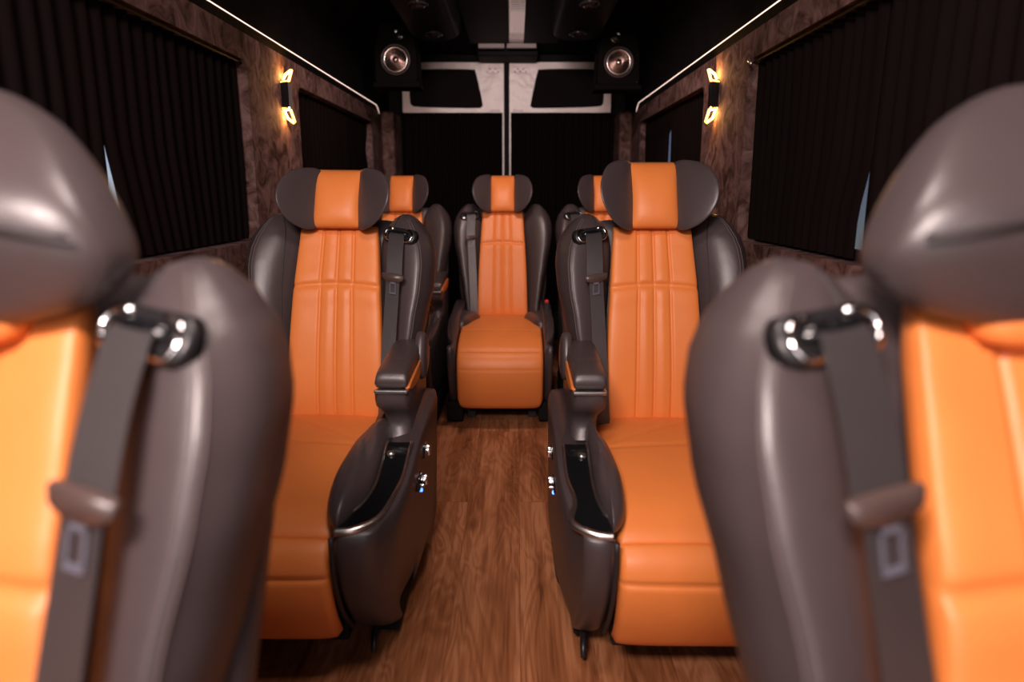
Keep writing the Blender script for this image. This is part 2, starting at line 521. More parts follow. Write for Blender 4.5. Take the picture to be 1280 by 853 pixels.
def make_folded_headrest(root, s):
    """headrest tipped forward: dark crown faces the viewer, orange pad underneath"""
    h = [(0, 0.012), (.085, .016), (.148, .036), (.178, .072), (.162, .118), (.124, .170), (.072, .216), (0, .245)]
    ol = h+[(-x, q) for x, q in reversed(h[1:-1])]
    def M(p, q, d):
        nose = .050*g(q, .135, .075)
        return (p, -.045-(d if d > 0 else 0)-nose*(1 if d > 0 else .2)-(d if d < 0 else 0)+.16*p*p*-1, 1.012+q)
    c = blob('headrest_crown', ol, .050, .060, M, DARK, root, 2.4, 12, s, 5, lean)
    pts = []
    for i in range(25):
        p = -.158+.316*i/24; e = max(0., 1-(abs(p)/.172)**2.4)**(1/2.4)
        pts.append((p, -.047-.052*e**.9-.049-.16*p*p, 1.012+.128-.03*abs(p)/.17))
    t = MB(); t.tube(pts, .002, 6); t.build('seam', DARKER, c, True, s, lean)
    o2 = [(-.074, 0), (-.082, .05), (-.070, .10), (0, .105), (.070, .10), (.082, .05), (.074, 0), (0, -.006)]
    blob('headrest_cushion', o2, .040, .03, lambda p, q, d: (p, -.040-d, 1.012+q), ORANGE, root, 3, 8, s, 5, lean)
    for sd in (-1, 1):
        m = MB(); m.tube([(sd*.045, .02, 1.10), (sd*.045, .02, .96)], .007, 10)
        m.build('headrest_post', BLACK, root, True, s, lean)

def make_back(root, s):
    def S(a, b):
        z = .450+.592*b
        ww = .152-.030*b+.006*math.sin(PI*b)
        y = -.006-.018*math.sin(PI*min(1, b*1.1))*1.0
        y += .012*a*a*-1
        return (a*ww, y, z), (0, -1, 0)
    def det(a, b):
        d = 0
        bc = CREASE+.016*(1-(a)**2)
        if b > bc+.005:
            e = min(1, (b-bc)/.03)
            for c in (-.38, 0, .38): d -= .0065*g(a, c*(1+.0*b), .030)*e
            for c in (-.19, .19): d += .003*g(a, c, .12)*e
        else:
            e = min(1, (bc-b)/.03)
            for c in (-.36, .0, .36): d -= .0065*g(a, c, .026)*e
            for c in (-.18, .18): d += .0035*g(a, c, .10)*e
        d -= .0085*g(b, bc, .011)
        d += .004*g(b, bc-.05, .05)+.003*g(b, bc+.05, .05)
        return d
    pad('backrest_panel', S, .034, .03, ORANGE, root, 96, 110, 5, det, s, lean)
    # shell behind
    m = MB(); rings = []
    for z, w, y1 in ((.36, .20, .10), (.42, .235, .14), (.6, .262, .165), (.8, .272, .17), (.95, .262, .15), (1.02, .235, .13), (1.05, .19, .10), (1.06, .13, .07)):
        c = [(-w, .05), (-w*.97, y1*.8), (-w*.7, y1), (0, y1+.01), (w*.7, y1), (w*.97, y1*.8), (w, .05), (w*.6, .03), (0, .03), (-w*.6, .03)]
        rings.append([(x, y, z) for x, y in smooth_closed(c, 3)])
    m.loft(rings); m.build('back_shell', DARK, root, True, s, lean)

def profile_frame(prof):
    P = [Vector((0, y, z)) for y, z in smooth_open(prof, 10)]
    L = [0]
    for i in range(1, len(P)): L.append(L[-1]+(P[i]-P[i-1]).length)
    def at(b):
        t = b*L[-1]
        for i in range(1, len(P)):
            if t <= L[i] or i == len(P)-1:
                k = (t-L[i-1])/(L[i]-L[i-1]); p = P[i-1].lerp(P[i], min(1, max(0, k)))
                a = P[max(0, i-2)]; c = P[min(len(P)-1, i+1)]; d = (c-a).normalized()
                return p, Vector((0, d.z, -d.y))
    return at

def make_cushion(root, x0, x1, s, rear):
    T = .030
    prof = [(.03, .435), (-.08, .432), (-.25, .440), (-.42, .437), (-.56, .420), (-.645, .392), (-.672, .372)]
    at = profile_frame(prof)
    def W(y):
        if not rear: return x0, x1
        k = max(0, min(1, (y+.33)/.22)); k = k*k*(3-2*k)
        return x0+.070*k, x1-.070*k
    def S(a, b):
        p, n = at(b); A, B = W(p.y)
        if n.z < 0: n = -n
        return ((A+B)/2+a*(B-A)/2, p.y, p.z), n
    def det(a, b):
        d = -.005*g(b, .43+.03*a*(0 if rear else 1), .010)
        if rear: d = -.004*g(b, .72, .010)
        d += .006*g(b, .2, .2)*(1-a*a)
        if not rear: d -= .002*g(b-.25*a, .2, .02)
        return d
    pad('seat_cushion', S, T, .05, ORANGE, root, 40, 80, 6, det, s)
    zb = .0 if rear else .022
    prof2 = [(-.672, .382), (-.700, .350), (-.708, .300), (-.695, .220+zb*.6), (-.665, .145+zb), (-.638, .110+zb)]
    at2 = profile_frame(prof2)
    def S2(a, b):
        p, n = at2(b)
        if n.y > 0: n = -n
        rr = 1-.10*max(0, (b-.8)/.2)**2 if rear else 1
        return ((x0+x1)/2+a*rr*(x1-x0)/2, p.y, p.z), n
    def det2(a, b):
        return (-.007*g(b, .27, .014) if not rear else -.002*g(b, .27, .01))+.006*math.sin(PI*b)*(1-a*a)
    pad('leg_rest', S2, T, .03, ORANGE, root, 36, 60, 6, det2, s)
    # black pan and pedestal
    m = MB(); m.box(x0+.01, x1-.01, -.62, .06, .30, .405, .012); m.build('seat_pan', BLACK, root, False, s)
    m = MB(); m.box(x0+.05, x1-.03, -.56, -.02, .05, .31, .01); m.build('pedestal', MATT, root, False, s)
    for x in (x0+.06, x1-.05):
        m = MB(); m.box(x-.025, x+.025, -.50, .08, .0, .05, .005); m.build('floor_rail', BLACK, root, False, s)

def ztop(y):
    if y < -.44: return .425+.30*(y+.72)
    return .509+.03*min(1, (y+.44)/.44)

def make_console(root, xl, s, tray=True, xo=.33, side=1, yback=.02, tp=.014):
    xm = (xl+xo)/2
    # plan outlines lofted from floor level to the sloping top
    rings = []
    for t in [0, .03, .08, .16, .28, .42, .56, .70, .84, .94, .985, 1.0]:
        z = .060+.36*t
        fr = -.735+.20*(1-t)**2.2 if t < 1 else -.735
        ins = (.012*((.16-t)/.16)**2 if t < .16 else 0)+(.008*((t-.94)/.06)**2 if t > .94 else 0)
        taper = tp*(1-t)
        c = [(xl+ins, yback), (xl+ins, -.3), (xl+ins, fr+.06), (xl+ins+.006, fr+.012+ins), (xl+.03, fr+ins), (xm+.01, fr+.012+ins),
             (xo-.045, fr+.050+ins), (xo-.014-ins-taper, fr+.12), (xo-ins-taper, fr+.24), (xo-ins-taper*.7, -.30), (xo-ins-taper*.5, yback-.05), (xo-.02-ins, yback)]
        ring = []
        for x, y in smooth_closed(c, 4):
            zz = .060+(ztop(y)-.060)*t
            ring.append((x, y, zz))
        rings.append(ring)
    m = MB(); m.loft(rings)
    cons = m.build('side_console', DARK, root, True, s*side)
    m = MB(); m.box(xl+.03, xo-.05, -.50, yback-.03, .03, .10, .008); m.build('console_foot', MATT, root, False, s*side)
    if not tray: return cons
    # dark edge piping between legrest and console
    pts = [(xl+.002, -.737+.20*(1-t)**2.2-.001, .060+.36*t) for t in [.10+.9*i/14 for i in range(15)]]
    t_ = MB(); t_.tube([(x, y+.004, z) for x, y, z in pts], .006, 8); t_.build('edge_piping', DARKER, cons, True, s*side)
    # curved tray with satin metal rim
    outer = smooth_open([(xl+.006, -.722), (xl+.05, -.715), (xl+.095, -.680), (xo-.036, -.615), (xo-.022, -.53), (xo-.022, -.40)], 6)
    q_ = (xo-.082-xl)/.088
    inner = smooth_open([(xl+.010, -.668), (xl+.045*q_, -.658), (xl+.070*q_, -.622), (xl+.085*q_, -.57), (xl+.088*q_, -.50), (xl+.085*q_, -.40)], 6)
    m = MB()
    rr = [[(x, y, ztop(y)+.001) for x, y in (o, i)] for o, i in zip(outer, inner)]
    n = len(rr); v = []; f = []
    for (o, i) in rr:
        for w in (0, .5, 1):
            x = o[0]+(i[0]-o[0])*w; y = o[1]+(i[1]-o[1])*w
            v.append((x, y, ztop(y)+(.004 if w != .5 else .003)))
    for k in range(n-1):
        for w in range(2):
            a = k*3+w; f.append((a, a+1, a+4, a+3))
    v2 = [(x, y, z-.006) for x, y, z in v]
    m.add(v, f); m.add(v2, [tuple(reversed(q)) for q in f])
    tr = m.build('tray', GLOSS, cons, False, s*side)
    t_ = MB(); t_.tube([(x, y, ztop(y)+.004) for x, y in outer], [.0095]*9+[.0085-.0045*min(1, i/14) for i in range(len(outer)-9)], 10)
    t_.build('tray_rim', BRUSHED, tr, True, s*side)
    t_ = MB(); t_.tube([(x, y, ztop(y)+.005) for x, y in inner], .0035, 8); t_.build('inner_rim', BRUSHED, tr, True, s*side)
    m = MB(); cx, cy = xo-.065, -.46
    m.lathe([(.001, .006), (.009, .006), (.011, .002), (.011, -.004)], (cx, cy, ztop(cy)+.004), 'Z', 20); m.build('round_button', BRUSHED, tr, True, s*side)
    # switch cluster on the aisle face
    x = xo-.010
    for (y, z, a, b_) in ((-.30, .455, .030, .016), (-.40, .405, .034, .016)):
        m = MB(); m.box(x-.012, x+.012, y-a, y+a, z-b_, z+b_, .006)
        sp = m.build('switch_plate', GLOSS, cons, False, s*side)
    m = MB(); m.box(x+.006, x+.024, -.322, -.288, .458, .466, .003); m.box(x+.006, x+.024, -.31, -.298, .442, .472, .003)
    autosmooth(m.build('seat_switch', CHROME, sp, False, s*side))
    m = MB(); m.box(x+.006, x+.024, -.430, -.380, .404, .412, .003); m.box(x+.006, x+.026, -.392, -.382, .392, .42, .003)
    autosmooth(m.build('recline_switch', CHROME, sp, False, s*side))
    m = MB(); m.box(x+.006, x+.014, -.405, -.395, .378, .386, .002); m.build('indicator_light', BLUE, sp, False, s*side)
    return cons

def make_thigh(root, xl, s, xo):
    q_ = (xo-.086-xl)/.086
    def M(p, q, d):
        z = .437+.055*max(0, min(1, (q+.70)/.35))-.02*max(0, (q+.3)/.3)
        return (p, q, z+d)
    ol = [(xl+.010, -.705), (xl-.018, -.66), (xl-.028, -.56), (xl-.016, -.42), (xl+.012, -.30), (xl+.040*q_, -.21),
          (xl+.066*q_, -.20), (xl+.084*q_, -.30), (xl+.086*q_, -.46), (xl+.082*q_, -.57), (xl+.060*q_, -.64), (xl+.034*q_, -.69)]
    def wr(p, q, r):
        return .012*math.sin((p-xl)*120+q*26)*g(q, -.5, .14)*.6
    blob('thigh_bolster', ol, .062, .045, M, DARK, root, 2.3, 10, s, 5, None, wr)

def make_armrest(root, s, xa=.19, xb=.280, side=1):
    """padded armrest with metal strip, lower block, column and orange inlay"""
    w = (xb-xa)/2; xc = (xa+xb)/2
    def S(a, b):
        y = -.345+.345*b; z = .658+.022*b
        return (xc+a*w*(.96+.04*b), y, z), (0, 0, 1)
    ar = pad('armrest', S, .034, .022, DARK, root, 20, 36, 4.5, lambda a, b: -.003*g(b, .30, .02), s*side)
    m = MB(); m.box(xa+.001, xb-.001, -.354, -.315, .631, .641, .003); m.build('metal_strip', BRUSHED, ar, False, s*side)
    m = MB(); rings = []
    for z, f0, i0, i1 in ((.632, -.346, 0, 0), (.610, -.347, 0, 0), (.590, -.340, .002, 0), (.575, -.325, .010, 0), (.560, -.305, .017, 0), (.54, -.300, .020, 0), (.52, -.305, .019, 0), (.495, -.318, .012, 0)):
        c = [(xa+i0, f0+.012), (xa+i0+.010, f0), (xb-.012, f0), (xb-i1, f0+.014), (xb-i1, -.15), (xb-.003, .04), (xa+i0+.01, .04), (xa+i0, -.15)]
        rings.append([(x, y, z) for x, y in c])
    m.loft(rings); o = m.build('armrest_column', DARK, ar, False, s*side); autosmooth(o, 50)
    # orange inlay on the aisle face
    y0 = -.330
    pr = [(y0, .645), (-.24, .655), (-.02, .668), (-.0, .645), (-.05, .625), (-.20, .620), (-.29, .628)]
    pr = smooth_closed(pr, 4)
    m = MB(); m.loft([[(xb-.010, y, z) for y, z in pr], [(xb+.001, y, z) for y, z in pr], [(xb+.003, y*.97-.005, .635+(z-.635)*.9) for y, z in pr]])
    m.build('side_inlay', ORANGE, ar, False, s*side)
    return ar

def make_seat(s, xl, label, group, belt_side=1, rear=False, arm=None, buckle=False, folded=False, H=.205, xo=.33, tp=.015):
    root = empty('captain_seat', (0, 0, 0), 0, label, 'seat', group)
    if not rear: make_cushion(root, -.275, xl, s, False)
    else: make_cushion(root, -.222, .222, s, True)
    make_back(root, s)
    for sd in (-1, 1): make_bolster(root, sd, s, sd == belt_side)
    if folded: make_folded_headrest(root, s)
    else: make_headrest(root, s, H, 52 if H < .2 else 36)
    make_belt(root, belt_side, s)
    if not rear:
        make_console(root, xl+.006, s, True, xo, 1, .02, tp)
        make_thigh(root, xl, s, xo)
        make_armrest(root, s)
        # small release lever under the front corner
        m = MB(); m.tube([(xl+.05, -.50, .07), (xl+.055, -.56, .05), (xl+.058, -.585, .03)], [.009, .009, .006], 8); m.build('release_lever', BLACK, root, True, s)
        # stub hinge cover beside the backrest
        blob('hinge_cover', [(.0, .0), (.07, .01), (.10, .06), (.07, .12), (.02, .14), (-.02, .07)], .02, .02,
             lambda p, q, d: (.278+d, -.09+p, .60+q), DARK, root, 3, 6, s)
    else:
        for sd in (-1, 1):
            make_console(root, .226, s, False, .288, sd)
            ol = [(.20, -.40), (.155, -.27), (.13, -.15), (.20, -.08), (.27, -.10), (.28, -.25), (.26, -.38)]
            blob('thigh_bolster', ol, .055, .05, lambda p, q, d: (p, q, .455+d), DARK, root, 2.6, 8, s*sd)
            m = MB(); m.box(.20, .285, -.62, .02, .02, .12, .01); m.build('base_cover', MATT, root, False, s*sd)
        if arm: make_armrest(root, 1, .20, .286, arm)
    if buckle:
        m = MB(); m.box(.245, .272, -.20, -.185, .47, .56, .004); bk = m.build('belt_buckle', BLACK, root, False, s*-belt_side, None)
        m = MB(); m.box(.248, .269, -.204, -.186, .556, .572, .003); m.build('buckle_button', RED, bk, False, s*-belt_side)
    return root

GR = 'orange and taupe leather captain seats'
L_ = make_seat(1, .160, 'middle-row orange and taupe captain seat left of the aisle', GR, H=.182, xo=.318, tp=.040)
L_.location = (-.505, 2.08, 0); L_.rotation_euler = (0, .010, 0)
R_ = make_seat(-1, .205, 'middle-row orange and taupe captain seat right of the aisle', GR)
R_.location = (.496, 2.06, 0)
LEAN = math.tan(math.radians(22.5)); CREASE = .595      # the two front seats are reclined further
NL = make_seat(1, .160, 'blurred foreground captain seat cut by the left edge, belt hanging from its shoulder', GR, folded=True)
NL.location = (-.487, .455, 0); NL.scale = (1.03, 1, 1)
NR = make_seat(-1, .205, 'blurred foreground captain seat cut by the right edge, belt hanging from its shoulder', GR, folded=True)
NR.location = (.580, .455, 0)
for ch in NR.children:
    nm = ch.name.split('.')[0]
    if nm in ('belt_guide', 'upper_belt', 'lower_belt', 'belt_tongue'): ch.scale = (1.10, 1, 1)
    if nm == 'side_bolster': ch.scale = (1.10 if ch.data.vertices[0].co.x < 0 else .96, 1, 1)
LEAN = math.tan(math.radians(14)); CREASE = .690
RC = make_seat(1, .222, 'rear captain seat at the aisle end, its orange leg rest fully in view', GR, -1, True, None, True)
RC.location = (-.010, 3.90, 0); RC.scale = (.95, 1, 1)
RL = make_seat(1, .222, 'rear captain seat mostly hidden behind the left middle-row seat', GR, -1, True, 1)
RL.location = (-.592, 3.90, 0); RL.scale = (.94, 1, 1)
RR = make_seat(1, .222, 'rear captain seat mostly hidden behind the right middle-row seat', GR, -1, True, -1)
RR.location = (.580, 3.90, 0); RR.scale = (.94, 1, 1)

# ------------------------------------------------------------------ van shell
WX = .88; Y0, Y1 = -1.7, 5.28
m = MB(); m.box(-1.0, 1.0, Y0, Y1+.05, -.04, 0); tag(m.build('floor', WOOD), kind='structure')

def rrect(y0, y1, z0, z1, r, n=6):
    o = []
    for cy, cz, a0 in ((y1-r, z1-r, 0), (y0+r, z1-r, 90), (y0+r, z0+r, 180), (y1-r, z0+r, 270)):
        for k in range(n+1):
            a = math.radians(a0+90*k/n); o.append((cy+r*math.cos(a), cz+r*math.sin(a)))
    return o
def cell(mb, sx, Y, Z, W, r=.05):
    """wall cell with a rounded opening; inner reveal"""
    hole = rrect(*W, r); cy = (W[0]+W[1])/2; cz = (W[2]+W[3])/2
    out = []
    for (y, z) in hole:
        # project each corner arc to the cell border
        ny = Y[1] if y > cy else Y[0]; nz = Z[1] if z > cz else Z[0]
        ry = abs(y-cy)/(W[1]-W[0]); rz = abs(z-cz)/(W[3]-W[2])
        out.append((y, z, ny, nz))
    n = len(hole); v = []; f = []
    # border ring: walk the rectangle in step with the arc
    per = []
    k = 0
    for ci, (Yc, Zc) in enumerate(((Y[1], Z[1]), (Y[0], Z[1]), (Y[0], Z[0]), (Y[1], Z[0]))):
        m_ = n//4
        for j in range(m_):
            y, z = hole[ci*m_+j]; t = j/(m_-1)
            first = ci in (0, 2)
            # first half slides along one side to the corner, second half along the other
            if t <= .5: p = (Yc, z+(Zc-z)*(t*2)) if first else (y+(Yc-y)*(t*2), Zc)
            else: p = (Yc+(y-Yc)*(t*2-1), Zc) if first else (Yc, Zc+(z-Zc)*(t*2-1))
            per.append(p)
    x = sx*WX
    a = [(x, y, z) for y, z in per]; b = [(x, y, z) for y, z in hole]
    c = [(x+sx*.012, y+(cy-y)*0, z) for y, z in hole]; d = [(x+sx*.07, y, z) for y, z in hole]
    mb.loft([a, b, d], False, False)

BIG = (-.75, 2.545, .975, 1.60); SMALL = (3.12, 4.70, .975, 1.60)
for sx, nm in ((-1, 'left'), (1, 'right')):
    m = MB(); x = sx*WX
    cell(m, sx, (Y0, 2.83), (.85, 1.71), BIG); cell(m, sx, (2.83, Y1), (.85, 1.71), SMALL)
    m.add([(x, Y0, 0), (x, Y1, 0), (x, Y1, .85), (x, Y0, .85)], [(0, 1, 2, 3)])
    # outer skin so that no daylight leaks
    X = sx*.95
    for (a, b, c, d) in ((Y0, Y1, 0, 1.0), (Y0, Y1, 1.55, 1.80), (2.50, 3.17, 1.0, 1.55), (4.72, Y1, 1.0, 1.55), (Y0, -.7, 1.0, 1.55)):
        m.box(min(X, X+sx*.03), max(X, X+sx*.03), a, b, c, d)
    o = m.build('wall_'+nm, SUEDE); tag(o, kind='structure')
    for p_ in o.data.polygons: p_.use_smooth = False
    # glazing
    for i, Wn in enumerate((BIG, SMALL)):
        m = MB(); m.box(min(X, X+sx*.005), max(X, X+sx*.005), Wn[0]-.05, Wn[1]+.05, Wn[2]-.04, Wn[3]+.04)
        tag(m.build('window_%d' % (1+i+(2 if sx > 0 else 0)), CLEAR if sx < 0 else TINT), kind='structure')
    # metal ledge trim of the windows (thin satin edge)
    m = MB()
    m.tube([(sx*(WX+.004), y, z) for y, z in rrect(SMALL[0]+.0, SMALL[1], SMALL[2], SMALL[3], .05)], .004, 6, True)
    tag(m.build('trim_%d' % (1 if sx < 0 else 2), DARKER, None, True), kind='structure')

# ceiling profile
pr = [(-.88, 1.69), (-.868, 1.72), (-.865, 1.84), (-.855, 1.98), (-.835, 2.06), (-.80, 2.10), (-.75, 2.12), (.75, 2.12), (.80, 2.10), (.835, 2.06), (.855, 1.98), (.865, 1.84), (.868, 1.72), (.88, 1.69)]
top = [(x*1.12, 2.25 if abs(x) < .8 else z) for x, z in pr]
m = MB()
v = [(x, y, z) for y in (Y0, Y1+.05) for x, z in pr]; n = len(pr)
m.add(v, [(i, i+1, i+1+n, i+n) for i in range(n-1)])
m.box(-1.0, 1.0, Y0, Y1+.08, 2.2, 2.25); 
for sx in (-1, 1): m.box(min(sx*.98, sx*1.0), max(sx*.98, sx*1.0), Y0, Y1+.08, 1.7, 2.2)
o = m.build('ceiling', ROOF); tag(o, kind='structure')

# LED lines
for sx, nm, ye in ((-1, 'left', 4.80), (1, 'right', 4.70)):
    m = MB()
    m.tube([(sx*.856, -1.2, 1.711), (sx*.856, ye-.08, 1.711), (sx*.862, ye, 1.700), (sx*.870, ye+.09, 1.675)], [.0022, .0022, .0022, .0012], 8)
    tag(m.build('led_strip', LED, None, True), 'thin glowing light line where the %s wall meets the dark ceiling' % nm, 'light strip', 'light lines along the ceiling edges')

# black rear partition + doors
m = MB(); m.box(-1.0, 1.0, Y1+.04, Y1+.10, -.04, 2.25)
m.box(-.9, -.78, Y1-.02, Y1+.04, 0, 2.12); m.box(.79, .9, Y1-.02, Y1+.04, 0, 2.12); m.box(-.9, .9, Y1-.02, Y1+.04, 2.068, 2.14)
tag(m.build('wall_rear', MATT), kind='structure')
for sx in (-1, 1):          # suede corner pillars
    m = MB(); m.box(min(sx*.88, sx*.79), max(sx*.88, sx*.79), 4.98, Y1, 0, 1.70, .02)
    tag(m.build('trim_%d' % (3 if sx < 0 else 4), SUEDE), kind='structure')

def ring_panel(mb, outer, hole, y, dep):
    n = len(hole)
    mb.loft([[(a, y+dep, b) for a, b in outer], [(a, y, b) for a, b in outer], [(a, y, b) for a, b in hole], [(a, y+dep, b) for a, b in hole]], False, False)
for i, sx in ((1, -1), (2, 1)):
    XS = -.003
    def cx(a): return XS+sx*a
    # dark cover outline (a from the seam, z): rounded trapezoid
    hole = smooth_closed([(.175, 1.775), (.185, 1.755), (.22, 1.748), (.45, 1.750), (.66, 1.758), (.70, 1.775), (.708, 1.80), (.71, 1.90), (.705, 1.99), (.66, 2.016), (.45, 2.020), (.25, 2.016), (.225, 2.000), (.20, 1.90)], 4)
    outc = []
    OX = (.020, .760); OZ = (1.718, 2.064)
    ctr = (.45, 1.885)
    for a, b in hole:
        da, db = a-ctr[0], b-ctr[1]
        k = min((OX[1]-ctr[0])/da if da > 1e-6 else ((OX[0]-ctr[0])/da if da < -1e-6 else 9), (OZ[1]-ctr[1])/db if db > 1e-6 else ((OZ[0]-ctr[1])/db if db < -1e-6 else 9))
        outc.append((ctr[0]+da*k, ctr[1]+db*k))
    # snap the nearest ring points onto the rectangle corners
    for c in ((OX[0], OZ[0]), (OX[1], OZ[0]), (OX[1], OZ[1]), (OX[0], OZ[1])):
        j = min(range(len(outc)), key=lambda q: (outc[q][0]-c[0])**2+(outc[q][1]-c[1])**2); outc[j] = c
    m = MB(); ring_panel(m, [(cx(a), b) for a, b in outc], [(cx(a), b) for a, b in hole], 5.24, .03)
    # slim edge of the door running down beside the seam
    m.box(min(cx(.020), cx(.030)), max(cx(.020), cx(.030)), 5.235, 5.27, 0.02, 1.72)
    # latch recesses and ribs near the seam
    for (a, z, w, h) in ((.05, 2.035, .012, .012), (.075, 2.025, .008, .008), (.11, 2.035, .012, .008), (.13, 2.03, .010, .010)):
        m.box(min(cx(a-w/2), cx(a+w/2)), max(cx(a-w/2), cx(a+w/2)), 5.228, 5.241, z-h, z+h, .003)
    m.box(min(cx(.06), cx(.15)), max(cx(.06), cx(.15)), 5.232, 5.241, 1.985, 1.993, .003)
    m.box(min(cx(.05), cx(.12)), max(cx(.05), cx(.12)), 5.222, 5.241, 1.728, 1.744, .004)
    d = m.build('door_%d' % i, PAINT); tag(d, kind='structure')
    m = MB(); m.loft([[(cx(a), 5.262, b) for a, b in hole], [(cx(.45+(a-.45)*.97), 5.250, 1.885+(b-1.885)*.97) for a, b in hole]])
    m.build('door_cover_panel', simple('charcoal_cover', (.006, .004, .004), .8, 0, .1), d)
    m = MB(); m.box(min(cx(.03), cx(.77)), max(cx(.03), cx(.77)), 5.268, 5.28, .02, 1.72); m.build('door_inner_panel', MATT, d)
    for k in range(5):
        a = .05+.02*k
        m = MB(); m.lathe([(.0001, -.003), (.004, -.003), (.005, 0)], (cx(a+.01), 5.239, 2.00+.018*(k % 2)), 'Y', 10); m.build('screw', BLACK, d, True)
m = MB(); m.box(-.020, .014, 5.22, 5.275, .0, 2.07, .006); tag(autosmooth(m.build('trim_5', MATT)), kind='structure')
m = MB(); m.box(-.20, .215, 4.95, 5.24, 2.055, 2.14, .012); tag(m.build('trim_6', MATT), kind='structure')
m = MB(); m.box(-.185, -.012, 4.83, 4.86, 2.082, 2.12, .003); m.box(.004, .20, 4.83, 4.86, 2.082, 2.12, .003)
tag(m.build('trim_7', simple('grey_lip', (.25, .2, .2), .5)), kind='structure')
# rippled mirror-like strip in the middle of the ceiling
m = MB(); m.box(.022, .115, 2.6, 4.80, 2.112, 2.122); tag(m.build('trim_8', RIPPLE), kind='structure')
m = MB(); m.box(-.24, .022, 1.2, 4.82, 2.108, 2.122, .004); m.box(.115, .34, 1.2, 4.82, 2.108, 2.122, .004); tag(m.build('trim_9', simple('dark_gloss_panel', (.003, .003, .003), .6, 0, .1)), kind='structure')

# ------------------------------------------------------------------ ceiling pods and vents
for sx, xc in ((-1, -.385), (1, .405)):
    nm = 'left' if sx < 0 else 'right'
    out = []
    w = .135; y0, y1 = 2.2, 4.22
    for k in range(17):
        a = PI*k/16; out.append((xc+w*math.cos(a), y1-w+w*math.sin(a)))
    for k in range(17):
        a = PI+PI*k/16; out.append((xc+w*math.cos(a), y0+w+w*math.sin(a)))
    m = MB()
    def off(z, q): return [(xc+(x-xc)*q, (y1+y0)/2+(y-(y1+y0)/2)*(1-(1-q)*w/((y1-y0)/2)), z) for x, y in out]
    m.loft([off(2.125, 1.05), off(2.03, 1.0), off(2.008, .95), off(2.000, .87)])
    pod = m.build('ceiling_duct', simple('duct_black', (.0025, .002, .002), .5, 0, .12)); autosmooth(pod)
    tag(pod, 'long rounded black ceiling duct above the %s seats, carrying round vents' % nm, 'duct')
    for y in (4.00, 3.39, 2.78):
        if y < 3: continue
        v_ = empty('round_vent', (xc, y, 2.0), 0, 'small round vent in the %s ceiling duct, %s' % (nm, 'nearest the rear doors' if y > 3.8 else 'cut by the top of the frame'), 'vent', 'round ceiling vents')
        m = MB(); m.lathe([(.044, .004), (.050, -.004), (.048, -.012), (.040, -.014), (.036, -.006), (.036, .002)], (0, 0, 0), 'Z', 36)
        m.build('vent_ring', simple('vent_ring_black', (.02, .018, .018), .2), v_, True)
        m = MB()
        rings = []
        for r, h in ((.034, -.004), (.033, -.014), (.026, -.022), (.012, -.026), (.0005, -.027)):
            rings.append([(r*math.cos(2*PI*k/28), r*math.sin(2*PI*k/28), h) for k in range(28)])
        m.loft(rings); m.build('vent_ball', GLOSS, v_, True)
        m = MB(); m.tube([(.031*math.cos(PI*(.15+.7*k/12)), .031*math.sin(PI*(.15+.7*k/12)), -.017) for k in range(13)], .003, 8)
        m.build('vent_lip', BRUSHED, v_, True)

# ------------------------------------------------------------------ speakers
for sx, xc, zc in ((-1, -.622, 1.887), (1, .652, 1.872)):
    nm = 'left' if sx < 0 else 'right'
    r = empty('speaker', (xc, 4.15, zc), 0, 'black box speaker with bare metal cone hung at the rear ceiling, %s of the doors' % nm, 'speaker', 'rear ceiling speakers')
    xo = -sx*.0
    fr = [(-.118, -.122), (.118, -.122), (.126, -.10), (.122, .06), (.085, .20), (-.085, .20), (-.122, .06), (-.126, -.10)]
    if sx: pass
    m = MB(); m.loft([[(x*1.0, .16, z) for x, z in fr], [(x, .02, z) for x, z in fr], [(x*.95, 0, z*.97) for x, z in fr]])
    m.box(-.135, .135, -.012, .16, -.150, -.118, .006)
    box = m.build('speaker_box', simple('speaker_black', (.0022, .0015, .0012), .7, 0, .05), r)
    m = MB(); m.lathe([(.080, .002), (.086, -.006), (.083, -.014), (.076, -.012), (.073, -.003)], (0, 0, 0), 'Y', 40); m.build('surround', simple('rubber', (.02, .012, .010), .4), r, True)
    m = MB(); m.lathe([(.074, -.004), (.066, -.012), (.060, -.006), (.030, .014), (.024, .012)], (0, -.002, 0), 'Y', 40)
    cn = m.build('cone', CONE, r, True)
    m = MB(); m.lathe([(.026, .008), (.024, -.004), (.016, -.013), (.006, -.018), (.0005, -.019)], (0, 0, 0), 'Y', 28); m.build('dust_cap', CONE, cn, True)
    m = MB(); m.lathe([(.030, .001), (.032, -.006), (.024, -.008), (.018, -.002), (.012, -.006), (.0005, -.010)], (sx*-.02 if sx < 0 else -.02, 0, .135), 'Y', 28); m.build('tweeter', GLOSS, r, True)
    m = MB()
    for a, b in ((-.105, -.108), (.105, -.108), (.105, .04), (-.105, .04)): m.lathe([(.005, .001), (.005, -.004), (.0005, -.005)], (a, 0, b), 'Y', 10)
    m.build('screw', GLOSS, r, True)

